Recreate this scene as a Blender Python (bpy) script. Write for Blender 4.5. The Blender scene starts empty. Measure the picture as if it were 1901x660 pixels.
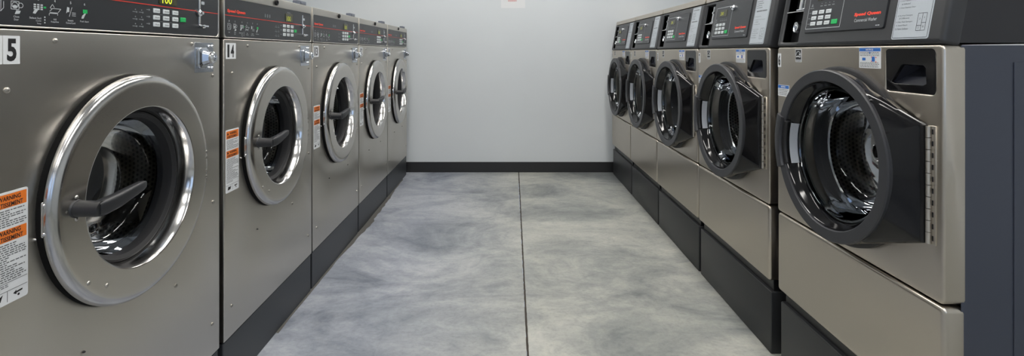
import bpy, bmesh, math, random
from mathutils import Vector, Matrix
random.seed(7)
PI = math.pi
S = bpy.context.scene
COL = S.collection

# ------------------------------------------------------------------ materials
def mat(name, color, rough=0.5, metal=0.0, emit=None, estr=1.0, coat=0.0, spec=0.5):
    m = bpy.data.materials.new(name); m.use_nodes = True
    b = m.node_tree.nodes['Principled BSDF']
    b.inputs['Base Color'].default_value = (*color, 1)
    b.inputs['Roughness'].default_value = rough
    b.inputs['Metallic'].default_value = metal
    b.inputs['Coat Weight'].default_value = coat
    b.inputs['Specular IOR Level'].default_value = spec
    if emit:
        b.inputs['Emission Color'].default_value = (*emit, 1)
        b.inputs['Emission Strength'].default_value = estr
    return m
def N(m, typ, **kw):
    n = m.node_tree.nodes.new(typ)
    for k, v in kw.items(): setattr(n, k, v)
    return n
def link(m, a, b): m.node_tree.links.new(a, b)
def bsdf(m): return m.node_tree.nodes['Principled BSDF']

def brushed(name, color, rough, smudge=0.06, aniso=0.0):
    """brushed sheet: grain runs level, so reflections smear up and down"""
    m = mat(name, color, rough, 1.0)
    tc = N(m, 'ShaderNodeTexCoord')
    n2 = N(m, 'ShaderNodeTexNoise'); n2.inputs['Scale'].default_value = 3.2; n2.inputs['Detail'].default_value = 3
    link(m, tc.outputs['Object'], n2.inputs['Vector'])
    r2 = N(m, 'ShaderNodeMapRange'); r2.inputs['From Min'].default_value = .3; r2.inputs['From Max'].default_value = .7
    r2.inputs['To Min'].default_value = rough - smudge / 2; r2.inputs['To Max'].default_value = rough + smudge / 2
    link(m, n2.outputs[0], r2.inputs[0]); link(m, r2.outputs[0], bsdf(m).inputs['Roughness'])
    if aniso:
        vt = N(m, 'ShaderNodeVectorTransform', vector_type='VECTOR', convert_from='OBJECT', convert_to='WORLD')
        vt.inputs[0].default_value = (1, 0, 0)
        link(m, vt.outputs[0], bsdf(m).inputs['Tangent'])
        bsdf(m).inputs['Anisotropic'].default_value = aniso
        bsdf(m).inputs['Anisotropic Rotation'].default_value = ANROT
    return m
ANROT = 0.0

M = {}
M['steel'] = brushed('stainless_brushed', (.60, .572, .525), .34, .05, .65)
M['steel_r'] = brushed('stainless_warm', (.56, .512, .445), .33, .05, .65)
M['steel_door'] = brushed('stainless_door', (.57, .543, .50), .26, .03)
M['bevel'] = mat('polished_steel', (.62, .61, .60), .14, 1.0)
M['chrome'] = mat('chrome', (.75, .77, .80), .10, 1.0)
M['chrome_blue'] = mat('zinc_plate', (.50, .53, .58), .2, 1.0)
M['panel'] = mat('charcoal_panel', (.020, .022, .026), .38)
M['console'] = mat('charcoal_plastic', (.030, .031, .034), .42)
M['black'] = mat('black_plastic', (.008, .008, .009), .35)
M['gloss'] = mat('gloss_black', (.005, .005, .006), .10, spec=.4)
M['matte_ring'] = mat('matte_black_ring', (.028, .029, .034), .42)
M['rubber'] = mat('rubber', (.010, .010, .012), .55)
M['base'] = mat('painted_black_steel', (.018, .019, .021), .42)
M['base_l'] = mat('painted_dark_steel', (.026, .029, .033), .40)
M['navy'] = mat('navy_painted_steel', (.040, .046, .066), .33)
M['handle'] = mat('handle_black', (.016, .017, .020), .45)
M['white'] = mat('white_vinyl', (.72, .74, .76), .45)
M['grey_label'] = mat('grey_label', (.42, .46, .50), .4)
M['ink'] = mat('black_ink', (.01, .01, .012), .5)
M['ink_soft'] = mat('grey_ink', (.10, .105, .11), .5)
M['orange'] = mat('orange_print', (.80, .19, .02), .5)
M['blue'] = mat('blue_print', (.02, .14, .50), .5)
M['red'] = mat('red_print', (.62, .035, .02), .45)
M['redtxt'] = mat('red_lettering', (.85, .06, .03), .45)
M['green'] = mat('green_key', (.01, .42, .10), .4)
M['key'] = mat('key_white', (.62, .66, .68), .4)
M['print'] = mat('panel_print', (.50, .53, .55), .5)
M['print_dim'] = mat('panel_print_dim', (.22, .24, .25), .5)
M['lcd'] = mat('display_window', (.035, .035, .010), .25)
M['lcd_on'] = mat('display_digits', (.1, .1, .01), .3, emit=(.75, .85, .02), estr=.8)
M['pale'] = mat('pale_grey_plastic', (.36, .38, .42), .3)
M['dark_inside'] = mat('dark_inside', (.01, .01, .012), .5)
M['drumsteel'] = mat('drum_steel', (.24, .23, .21), .28, 1.0)
M['seat'] = mat('seat_rubber', (.004, .004, .004), .85, spec=.15)
M['housing'] = mat('housing_plastic', (.016, .016, .019), .5)
M['screw'] = mat('screw_steel', (.42, .40, .37), .3, 1.0)
M['flank'] = mat('polished_ring_edge', (.50, .495, .49), .17, 1.0)
M['hinge'] = mat('hinge_steel', (.62, .58, .52), .32, 1.0)
M['lcd_dim'] = mat('display_digits_dim', (.22, .24, .03), .4, emit=(.55, .60, .03), estr=.28)

# drum wall with rows of punched holes
def perforated():
    m = mat('perforated_drum', (.20, .19, .17), .36, 1.0)
    tc = N(m, 'ShaderNodeTexCoord'); uv = tc.outputs['UV']
    mp = N(m, 'ShaderNodeMapping'); mp.inputs['Scale'].default_value = (1, 1, 1); link(m, uv, mp.inputs[0])
    sx = N(m, 'ShaderNodeSeparateXYZ'); link(m, mp.outputs[0], sx.inputs[0])
    # hexagonal holes : row = floor(v), shift u by half on odd rows
    fl = N(m, 'ShaderNodeMath', operation='FLOOR'); link(m, sx.outputs[1], fl.inputs[0])
    h = N(m, 'ShaderNodeMath', operation='MULTIPLY'); h.inputs[1].default_value = .5; link(m, fl.outputs[0], h.inputs[0])
    u = N(m, 'ShaderNodeMath', operation='ADD'); link(m, sx.outputs[0], u.inputs[0]); link(m, h.outputs[0], u.inputs[1])
    fu = N(m, 'ShaderNodeMath', operation='FRACT'); link(m, u.outputs[0], fu.inputs[0])
    fv = N(m, 'ShaderNodeMath', operation='FRACT'); link(m, sx.outputs[1], fv.inputs[0])
    cb = N(m, 'ShaderNodeCombineXYZ'); link(m, fu.outputs[0], cb.inputs[0]); link(m, fv.outputs[0], cb.inputs[1])
    ds = N(m, 'ShaderNodeVectorMath', operation='DISTANCE'); link(m, cb.outputs[0], ds.inputs[0]); ds.inputs[1].default_value = (.5, .5, 0)
    lt = N(m, 'ShaderNodeMath', operation='LESS_THAN'); lt.inputs[1].default_value = .30; link(m, ds.outputs['Value'], lt.inputs[0])
    mx = N(m, 'ShaderNodeMix', data_type='RGBA'); mx.inputs[6].default_value = (.30, .285, .25, 1); mx.inputs[7].default_value = (.006, .006, .006, 1)
    link(m, lt.outputs[0], mx.inputs[0]); link(m, mx.outputs[2], bsdf(m).inputs['Base Color'])
    iv = N(m, 'ShaderNodeMath', operation='SUBTRACT'); iv.inputs[0].default_value = 1; link(m, lt.outputs[0], iv.inputs[1])
    link(m, iv.outputs[0], bsdf(m).inputs['Metallic'])
    return m
M['perf'] = perforated()

def glassy(name, tint, ior=1.5, rough=.02, boost=1.0):
    m = bpy.data.materials.new(name); m.use_nodes = True
    nt = m.node_tree; nt.nodes.clear()
    out = nt.nodes.new('ShaderNodeOutputMaterial')
    tr = nt.nodes.new('ShaderNodeBsdfTransparent'); tr.inputs[0].default_value = (*tint, 1)
    gl = nt.nodes.new('ShaderNodeBsdfGlossy'); gl.inputs['Roughness'].default_value = rough; gl.inputs['Color'].default_value = (boost*.95, boost*.97, boost, 1)
    fr = nt.nodes.new('ShaderNodeFresnel'); fr.inputs[0].default_value = ior
    mx = nt.nodes.new('ShaderNodeMixShader')
    nt.links.new(fr.outputs[0], mx.inputs[0]); nt.links.new(tr.outputs[0], mx.inputs[1]); nt.links.new(gl.outputs[0], mx.inputs[2])
    nt.links.new(mx.outputs[0], out.inputs[0])
    return m
M['glass'] = glassy('door_glass', (.70, .72, .74), 1.35, .02, .6)
M['glass_rim'] = glassy('glass_rim', (.55, .62, .60), 1.9, .05)
M['window_glass'] = glassy('window_glass', (.93, .96, .97))

def concrete():
    m = mat('polished_concrete', (.3, .3, .3), .42)
    tc = N(m, 'ShaderNodeTexCoord'); ob = tc.outputs['Object']
    def noise(scale, detail, rough=.6, dist=0.0, src=None, stretch=None):
        n = N(m, 'ShaderNodeTexNoise'); n.inputs['Scale'].default_value = scale; n.inputs['Detail'].default_value = detail
        n.inputs['Roughness'].default_value = rough; n.inputs['Distortion'].default_value = dist
        if stretch:
            mp = N(m, 'ShaderNodeMapping'); mp.inputs['Scale'].default_value = stretch; mp.inputs['Rotation'].default_value = (0, 0, .5)
            link(m, ob, mp.inputs[0]); link(m, mp.outputs[0], n.inputs['Vector'])
        else: link(m, ob, n.inputs['Vector'])
        return n.outputs[0]
    def ramp(src, stops):
        r = N(m, 'ShaderNodeValToRGB'); e = r.color_ramp.elements
        e[0].position, e[0].color = stops[0][0], (*stops[0][1], 1)
        e[1].position, e[1].color = stops[-1][0], (*stops[-1][1], 1)
        for p, c in stops[1:-1]:
            x = e.new(p); x.color = (*c, 1)
        link(m, src, r.inputs[0]); return r.outputs[0]
    def mixc(f, a, b, mode='MIX'):
        x = N(m, 'ShaderNodeMix', data_type='RGBA', blend_type=mode)
        if isinstance(f, float): x.inputs[0].default_value = f
        else: link(m, f, x.inputs[0])
        for s, v in ((6, a), (7, b)):
            if isinstance(v, tuple): x.inputs[s].default_value = (*v, 1)
            else: link(m, v, x.inputs[s])
        return x.outputs[2]
    big = ramp(noise(1.5, 8, .66, .7, stretch=(1.0, 1.5, 1)), [(.34, (.135, .143, .152)), (.44, (.235, .242, .242)), (.55, (.325, .327, .314)), (.70, (.41, .405, .385))])
    # bluish cast on the left half, greenish-grey on the right
    sp = N(m, 'ShaderNodeSeparateXYZ'); link(m, ob, sp.inputs[0])
    mr = N(m, 'ShaderNodeMapRange'); mr.inputs['From Min'].default_value = -.55; mr.inputs['From Max'].default_value = .15
    link(m, sp.outputs[0], mr.inputs[0])
    tint = mixc(mr.outputs[0], (.93, .98, 1.14), (1.02, 1.03, .99))
    c = mixc(1.0, big, tint, 'MULTIPLY')
    fine = ramp(noise(7, 10, .72, 1.4, stretch=(1, 1.7, 1)), [(.34, (.68, .70, .73)), (.50, (1, 1, 1)), (.68, (1.25, 1.23, 1.17))])
    c = mixc(.62, c, mixc(1.0, c, fine, 'MULTIPLY'))
    speck = ramp(noise(60, 4, .7), [(.30, (.85, .85, .85)), (.5, (1, 1, 1)), (.75, (1.06, 1.06, 1.06))])
    c = mixc(1.0, c, speck, 'MULTIPLY')
    link(m, c, bsdf(m).inputs['Base Color'])
    rr = N(m, 'ShaderNodeMapRange'); rr.inputs['To Min'].default_value = .32; rr.inputs['To Max'].default_value = .6
    link(m, noise(4, 6), rr.inputs[0]); link(m, rr.outputs[0], bsdf(m).inputs['Roughness'])
    bp = N(m, 'ShaderNodeBump'); bp.inputs['Strength'].default_value = .12; bp.inputs['Distance'].default_value = .004
    link(m, noise(25, 6), bp.inputs['Height']); link(m, bp.outputs[0], bsdf(m).inputs['Normal'])
    return m
M['concrete'] = concrete()

def paint(name, col):
    m = mat(name, col, .55)
    tc = N(m, 'ShaderNodeTexCoord')
    n = N(m, 'ShaderNodeTexNoise'); n.inputs['Scale'].default_value = 1.3; n.inputs['Detail'].default_value = 4
    link(m, tc.outputs['Object'], n.inputs['Vector'])
    mx = N(m, 'ShaderNodeMix', data_type='RGBA'); mx.inputs[6].default_value = (*[c * .94 for c in col], 1); mx.inputs[7].default_value = (*[min(1, c * 1.05) for c in col], 1)
    link(m, n.outputs[0], mx.inputs[0]); link(m, mx.outputs[2], bsdf(m).inputs['Base Color'])
    return m
M['wall'] = paint('wall_paint', (.565, .595, .615))
M['ceiling'] = paint('ceiling_paint', (.72, .72, .71))
M['joint'] = mat('joint_filler', (.035, .028, .022), .9)
M['sealant'] = mat('grimy_sealant', (.075, .072, .066), .8)
M['baseboard'] = mat('black_baseboard', (.012, .012, .013), .45)
M['lamp_on'] = mat('lamp_diffuser', (.9, .9, .9), .5, emit=(1.0, .97, .92), estr=17)

# ------------------------------------------------------------------ mesh helpers
def obj(name, data, parent=None, label=None):
    if isinstance(data, bmesh.types.BMesh):
        me = bpy.data.meshes.new(name); data.normal_update(); data.to_mesh(me); data.free(); data = me
    o = bpy.data.objects.new(name, data); COL.objects.link(o)
    if parent is not None: o.parent = parent
    if label: o['label'] = label
    return o
def setmat(me, *ms):
    if len(me.materials): me.materials[0] = ms[0]
    else:
        for m in ms: me.materials.append(m)
def fin(name, bm, m, parent=None, smooth=False, label=None, mx=None):
    if mx is not None: bmesh.ops.transform(bm, matrix=mx, verts=bm.verts)
    o = obj(name, bm, parent, label); ms = m if isinstance(m, (list, tuple)) else [m]
    setmat(o.data, *ms)
    if smooth:
        for p in o.data.polygons: p.use_smooth = True
        o.data.set_sharp_from_angle(angle=math.radians(38))
    return o
def add_box(bm, x0, y0, z0, x1, y1, z1, bev=0.0, seg=2, mi=0):
    r = bmesh.ops.create_cube(bm, size=1)
    vs = r['verts']
    bmesh.ops.transform(bm, matrix=Matrix.Translation(((x0+x1)/2, (y0+y1)/2, (z0+z1)/2)) @ Matrix.Diagonal((abs(x1-x0), abs(y1-y0), abs(z1-z0), 1)), verts=vs)
    fs = list({f for v in vs for f in v.link_faces})
    for f in fs: f.material_index = mi
    if bev > 0:
        es = list({e for v in vs for e in v.link_edges})
        bmesh.ops.bevel(bm, geom=es, offset=bev, segments=seg, profile=.5, affect='EDGES')
    return bm
def box(*a, **k): return add_box(bmesh.new(), *a, **k)
def add_cyl(bm, p0, p1, r0, r1=None, n=16, caps=True, mi=0):
    r1 = r0 if r1 is None else r1
    p0, p1 = Vector(p0), Vector(p1); d = (p1 - p0).normalized()
    a = d.orthogonal().normalized(); b = d.cross(a)
    A = []; B = []
    for i in range(n):
        t = 2*PI*i/n; v = a*math.cos(t) + b*math.sin(t)
        A.append(bm.verts.new(p0 + v*r0)); B.append(bm.verts.new(p1 + v*r1))
    fs = []
    for i in range(n):
        j = (i+1) % n; fs.append(bm.faces.new((A[i], A[j], B[j], B[i])))
    if caps: fs.append(bm.faces.new(A[::-1])); fs.append(bm.faces.new(B))
    for f in fs: f.material_index = mi; f.smooth = True
    return bm
def lathe(prof, cx, cz, n=96, sz=1.0, closed=False, uvrep=None, a0=0.0, a1=2*PI, mi=None):
    """prof: (radius, y). revolve round the machine's depth axis (y)."""
    bm = bmesh.new(); rings = []
    full = abs(a1 - a0 - 2*PI) < 1e-6
    cnt = n if full else n + 1
    for r, y in prof:
        if r < 1e-6: rings.append([bm.verts.new((cx, y, cz))]*cnt); continue
        rings.append([bm.verts.new((cx + r*math.cos(a0 + (a1-a0)*i/n), y, cz + r*sz*math.sin(a0 + (a1-a0)*i/n))) for i in range(cnt)])
    uvl = bm.loops.layers.uv.new('UVMap') if uvrep else None
    K = len(prof)
    for k in range(K if closed else K-1):
        R0, R1 = rings[k], rings[(k+1) % K]
        for i in range(n):
            j = (i+1) % cnt
            vs = [R0[i], R0[j], R1[j], R1[i]]; u = []
            for v in vs:
                if v not in u: u.append(v)
            if len(u) < 3: continue
            try: f = bm.faces.new(u)
            except ValueError: continue
            f.smooth = True
            if mi: f.material_index = mi[k]
            if uvl:
                cc = {id(R0[i]): (i, k), id(R0[j]): (i+1, k), id(R1[j]): (i+1, k+1), id(R1[i]): (i, k+1)}
                for l in f.loops:
                    a, b = cc.get(id(l.vert), (i, k))
                    l[uvl].uv = (a/n*uvrep[0], uvrep[1][b % K])
    if not full and closed:
        for idx in (0, cnt-1):
            try: bm.faces.new([r[idx] for r in rings])
            except ValueError: pass
    bmesh.ops.recalc_face_normals(bm, faces=bm.faces)
    return bm
def rr(x0, z0, x1, z1, r, n=6):
    """rounded rectangle outline"""
    pts = []
    for cx, cz, a in ((x1-r, z0+r, -PI/2), (x1-r, z1-r, 0), (x0+r, z1-r, PI/2), (x0+r, z0+r, PI)):
        if r <= 0: pts.append((cx, cz)); continue
        for i in range(n+1):
            t = a + PI/2*i/n; pts.append((cx + r*math.cos(t), cz + r*math.sin(t)))
    return pts
def circ(cx, cz, r, n=72, sz=1.0): return [(cx + r*math.cos(2*PI*i/n), cz + r*sz*math.sin(2*PI*i/n)) for i in range(n)]
def plate(outlines, y0, y1, bev=0.0, bres=3):
    """solid sheet in the x-z plane between depths y0 and y1; further outlines are holes"""
    cu = bpy.data.curves.new('c', 'CURVE'); cu.dimensions = '2D'; cu.fill_mode = 'BOTH'
    for o in outlines:
        s = cu.splines.new('POLY'); s.points.add(len(o)-1); s.use_cyclic_u = True
        for p, (x, z) in zip(s.points, o): p.co = (x, z, 0, 1)
    th = y1 - y0
    cu.extrude = max(th/2 - bev, 0); cu.bevel_depth = bev; cu.bevel_resolution = bres; cu.offset = -bev
    o = bpy.data.objects.new('c', cu); COL.objects.link(o)
    dg = bpy.context.evaluated_depsgraph_get(); dg.update()
    me = bpy.data.meshes.new_from_object(o.evaluated_get(dg))
    bpy.data.objects.remove(o); bpy.data.curves.remove(cu)
    bm = bmesh.new(); bm.from_mesh(me); bpy.data.meshes.remove(me)
    # curve plane (x,y) -> (x,z); curve z -> -y
    bmesh.ops.transform(bm, matrix=Matrix(((1, 0, 0, 0), (0, 0, -1, (y0+y1)/2), (0, 1, 0, 0), (0, 0, 0, 1))), verts=bm.verts)
    bmesh.ops.remove_doubles(bm, verts=bm.verts, dist=1e-6)
    for f in bm.faces: f.material_index = 0
    return bm
def merge(bm, other, mi=0, mx=None):
    me = bpy.data.meshes.new('t'); 
    if mx is not None: bmesh.ops.transform(other, matrix=mx, verts=other.verts)
    k = set(bm.faces) if mi else ()
    other.to_mesh(me); other.free(); bm.from_mesh(me); bpy.data.meshes.remove(me)
    if mi:
        for f in bm.faces:
            if f not in k: f.material_index = mi
    return bm
def text(s, x0, z0, x1, z1, y, bold=0.0, shear=0.0, fit=True, align='LEFT', th=.0004):
    """lettering fitted into the box x0..x1, z0..z1 on the plane at depth y (raised towards the viewer)"""
    cu = bpy.data.curves.new('t', 'FONT'); cu.body = s; cu.size = 1; cu.shear = shear; cu.offset = bold; cu.fill_mode = 'BOTH'
    cu.resolution_u = 3
    o = bpy.data.objects.new('t', cu); COL.objects.link(o)
    dg = bpy.context.evaluated_depsgraph_get(); dg.update()
    me = bpy.data.meshes.new_from_object(o.evaluated_get(dg))
    bpy.data.objects.remove(o); bpy.data.curves.remove(cu)
    bm = bmesh.new(); bm.from_mesh(me); bpy.data.meshes.remove(me)
    xs = [v.co.x for v in bm.verts]; ys = [v.co.y for v in bm.verts]
    a, b, c, d = min(xs), max(xs), min(ys), max(ys)
    for v in bm.verts:
        v.co = Vector((x0 + (v.co.x-a)/(b-a)*(x1-x0), y, z0 + (v.co.y-c)/(d-c)*(z1-z0)))
    return bm
def bars(x0, z0, x1, z1, rows, y, seed=0, fill=.45, ragged=.5):
    """fine print too small to read: thin broken strokes"""
    rnd = random.Random(seed); bm = bmesh.new(); h = (z1-z0)/rows
    for i in range(rows):
        zc = z1 - h*(i+.5); end = x1 - (x1-x0)*ragged*rnd.random()*(1 if rnd.random() < .6 else .2)
        x = x0
        while x < end - .002:
            w = rnd.uniform(.003, .009)
            e = min(x+w, end)
            vs = [bm.verts.new(p) for p in ((x, y, zc-h*fill/2), (e, y, zc-h*fill/2), (e, y, zc+h*fill/2), (x, y, zc+h*fill/2))]
            bm.faces.new(vs); x = e + .0016
    return bm
def flat(pts, y):
    bm = bmesh.new(); bm.faces.new([bm.verts.new((x, y, z)) for x, z in pts]); return bm
def line(bm, x0, z0, x1, z1, w, y):
    d = Vector((x1-x0, z1-z0)).normalized(); n = Vector((-d.y, d.x))*w/2
    bm.faces.new([bm.verts.new((p[0], y, p[1])) for p in ((x0-n.x, z0-n.y), (x1-n.x, z1-n.y), (x1+n.x, z1+n.y), (x0+n.x, z0+n.y))])
def screw(bm, x, z, y, r=.0052):
    prof = [(r, 0), (r*.95, -.0022), (r*.6, -.0040), (0, -.0046)]
    merge(bm, lathe([(a, y+b) for a, b in prof], x, z, 14))
def empty(name, loc, rz, label, cat, group=None):
    o = bpy.data.objects.new(name, None); COL.objects.link(o); o.empty_display_size = .2
    o.location = loc; o.rotation_euler = (0, 0, rz); o['label'] = label; o['category'] = cat
    if group: o['group'] = group
    return o
def tag(o, label, cat, group=None):
    o['label'] = label; o['category'] = cat
    if group: o['group'] = group
    return o
def copy_tree(o, parent=None):
    c = o.copy(); COL.objects.link(c); c.parent = parent
    for ch in list(o.children): copy_tree(ch, c)
    return c

# ------------------------------------------------------------------ the room
XL, XR, YB, YF, ZC = -2.15, 2.25, -3.6, 4.46, 2.95
def struct(name, bm, m):
    o = fin(name, bm, m); o['kind'] = 'structure'; return o
# floor: two slabs either side of the saw-cut joint
def jx(y): return .0745 + (y-1.758)*.01177
def slab(pts):
    bm = bmesh.new(); t = [bm.verts.new((x, y, 0)) for x, y in pts]; b = [bm.verts.new((x, y, -.12)) for x, y in pts]
    bm.faces.new(t); bm.faces.new(b[::-1])
    for i in range(len(pts)):
        j = (i+1) % len(pts); bm.faces.new((t[j], t[i], b[i], b[j]))
    bmesh.ops.recalc_face_normals(bm, faces=bm.faces); return bm
g = .0034
fb = slab([(XL-.1, YB-.1), (jx(YB)-g, YB-.1), (jx(YF)-g, YF+.1), (XL-.1, YF+.1)])
merge(fb, slab([(jx(YB)+g, YB-.1), (XR+.1, YB-.1), (XR+.1, YF+.1), (jx(YF)+g, YF+.1)]))
struct('floor', fb, M['concrete'])
jb = bmesh.new(); rnd = random.Random(3); prev = None; yy = YB
ring = []
while yy < YF:
    ring.append((jx(yy)-g-rnd.uniform(0, .0012), jx(yy)+g+rnd.uniform(0, .0012), yy)); yy += .02
for a, b in zip(ring, ring[1:]):
    jb.faces.new([jb.verts.new(p) for p in ((a[0], a[2], .0006), (a[1], a[2], .0006), (b[1], b[2], .0006), (b[0], b[2], .0006))])
struct('trim_1', jb, M['joint'])
# grimy sealant that has crept out from under the left row
sb = bmesh.new(); pts = []
yy = 1.9
while yy < 4.2:
    bump = max(0, 1-abs((yy-3.25)/.62))
    w = .006 + .030*bump**.5 * (.6+.6*rnd.random()) if bump > 0 else .004 + .004*rnd.random()
    pts.append((yy, w)); yy += .045
for (a, wa), (b, wb) in zip(pts, pts[1:]):
    sb.faces.new([sb.verts.new(p) for p in ((-.889, a, .004), (-.884+wa, a, .0008), (-.884+wb, b, .0008), (-.889, b, .004))])
struct('trim_2', sb, M['sealant'])
T = .1
struct('wall_back', box(XL-T, YF, -.1, XR+T, YF+T, ZC+T), M['wall'])
struct('wall_left', box(XL-T, YB, -.1, XL, YF, ZC+T), M['wall'])
struct('wall_right', box(XR, YB, -.1, XR+T, YF, ZC+T), M['wall'])
wins = [(-1.75, -.15), (.25, 1.85)]
fr = plate([[(XL, -.1), (XR, -.1), (XR, ZC+T), (XL, ZC+T)]] + [[(a, .9), (b, .9), (b, 2.4), (a, 2.4)] for a, b in wins], YB-T, YB)
struct('wall_front', fr, M['wall'])
for i, (a, b) in enumerate(wins):
    w = plate([rr(a-.03, .87, b+.03, 2.43, 0), rr(a+.04, .94, (a+b)/2-.02, 2.36, 0), rr((a+b)/2+.02, .94, b-.04, 2.36, 0)], YB-.04, YB+.02)
    w = fin('window_%d' % (i+1), w, M['bevel']); w['kind'] = 'structure'
    fin('pane', box(a+.03, YB-.02, .93, b-.03, YB-.014, 2.37), M['window_glass'], w)
struct('ceiling', box(XL-T, YB-T, ZC, XR+T, YF+T, ZC+T), M['ceiling'])
struct('baseboard_back', box(XL, YF-.012, 0, XR, YF, .092, .002), M['baseboard'])

# ceiling lights (they light the room and show as bars in the glass and chrome)
LP = [(x, y) for y in (-2.3, -.3, 1.7, 3.3) for x in (-.55, .75)]
place = {0: 'over the left row', 1: 'over the right row'}
dist = {0: 'farthest behind the viewer', 1: 'just behind the viewer', 2: 'above the middle of the aisle', 3: 'nearest the back wall'}
for i, (x, y) in enumerate(LP):
    t = empty('ceiling_light', (x, y, ZC-.06), 0, 'long white ceiling light %s, %s' % (place[i % 2], dist[i//2]), 'light', 'ceiling lights')
    f = plate([rr(-.15, -.62, .15, .62, .01), rr(-.125, -.595, .125, .595, .006)], -.03, .03, .003)
    rx = Matrix.Rotation(PI/2, 4, 'X')
    fin('light_frame', f, M['white'], t, mx=Matrix.Translation((0, 0, .03)) @ rx)
    fin('diffuser', box(-.124, -.594, .004, .124, .594, .010), M['lamp_on'], t)

# ------------------------------------------------------------------ LEFT ROW washer
XLF = -.882; WL = .693
def pictogram(k, cx, cz, y):
    """line pictures printed over the numbered steps on the control panel"""
    b = bmesh.new(); s = .0095; w = .0011
    def rect(x0, z0, x1, z1):
        for q in ((x0, z0, x1, z0), (x1, z0, x1, z1), (x1, z1, x0, z1), (x0, z1, x0, z0)): line(b, *q, w, y)
    def ringp(x, z, r, w2=.0011):
        merge(b, flatring(x, z, r, r-w2, y))
    green = None
    if k == 0:
        rect(cx-s, cz-s, cx+s*.7, cz+s); ringp(cx-.002, cz, .0062); line(b, cx+s*.7, cz-s, cx+s*1.2, cz-s*.4, w, y); line(b, cx+s*1.2, cz-s*.4, cx+s*1.2, cz+s*.8, w, y)
    elif k == 1:
        rect(cx-s, cz-s*.5, cx+s*.5, cz+s); ringp(cx-.0025, cz+.0025, .0058); merge(b, flat(circ(cx-.0025, cz+.0005, .0042, 14, .6), y)); ringp(cx+.008, cz+.003, .0048)
        merge(b, flat([(cx-.003, cz-.0135), (cx, cz-.006), (cx+.008, cz-.007), (cx+.006, cz-.012)], y))
    elif k == 2:
        for i in range(3):
            for j in range(3): merge(b, flat(rr(cx-s+i*.0068, cz-.002+j*.0040, cx-s+i*.0068+.0048, cz+.0008+j*.0040, 0), y))
        merge(b, flat([(cx-.011, cz-.009), (cx-.006, cz-.010), (cx+.002, cz+.001), (cx-.002, cz+.001), (cx-.009, cz-.004)], y))
        green = flat(rr(cx+.0105, cz+.0018, cx+.0155, cz+.0050, 0), y)
        for j in range(3): merge(b, flat(circ(cx+.013, cz-.0150-j*.0052, .0015, 10), y))
    elif k == 3:
        merge(b, flat([(cx-.012, cz-.007), (cx-.010, cz-.0045), (cx+.006, cz-.0045), (cx+.004, cz-.007)], y))
        for q in ((-.011, -.003, -.005, .003), (-.005, .003, .013, .003), (.013, .003, .007, -.004), (-.012, -.007, -.012, -.011), (.006, -.005, .006, -.010), (-.010, .004, -.005, .011), (-.005, .011, -.001, .005), (-.010, .004, -.006, .002)):
            line(b, cx+q[0], cz+q[1], cx+q[2], cz+q[3], w, y)
    elif k == 4:
        merge(b, flat([(cx-.010, cz-.004), (cx-.008, cz+.009), (cx-.003, cz+.008), (cx-.003, cz-.001), (cx-.007, cz-.001)], y))
        line(b, cx-.003, cz-.010, cx+.003, cz+.009, w, y)
        for z in (-.002, -.005, -.008): line(b, cx+.003, cz+z, cx+.012, cz+z, w*.9, y)
    else:
        merge(b, flat([(cx-.008, cz-.012), (cx-.003, cz-.012), (cx+.003, cz-.001), (cx, cz-.001), (cx-.006, cz-.006)], y-.0003))
        green = flat(rr(cx-.004, cz-.001, cx+.007, cz+.007, 0), y)
    return b, green
def flatring(x, z, r1, r0, y, n=28):
    b = bmesh.new(); o = [b.verts.new((px, y, pz)) for px, pz in circ(x, z, r1, n)]; i_ = [b.verts.new((px, y, pz)) for px, pz in circ(x, z, r0, n)]
    for k in range(n): b.faces.new((o[k], o[(k+1) % n], i_[(k+1) % n], i_[k]))
    return b

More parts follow.
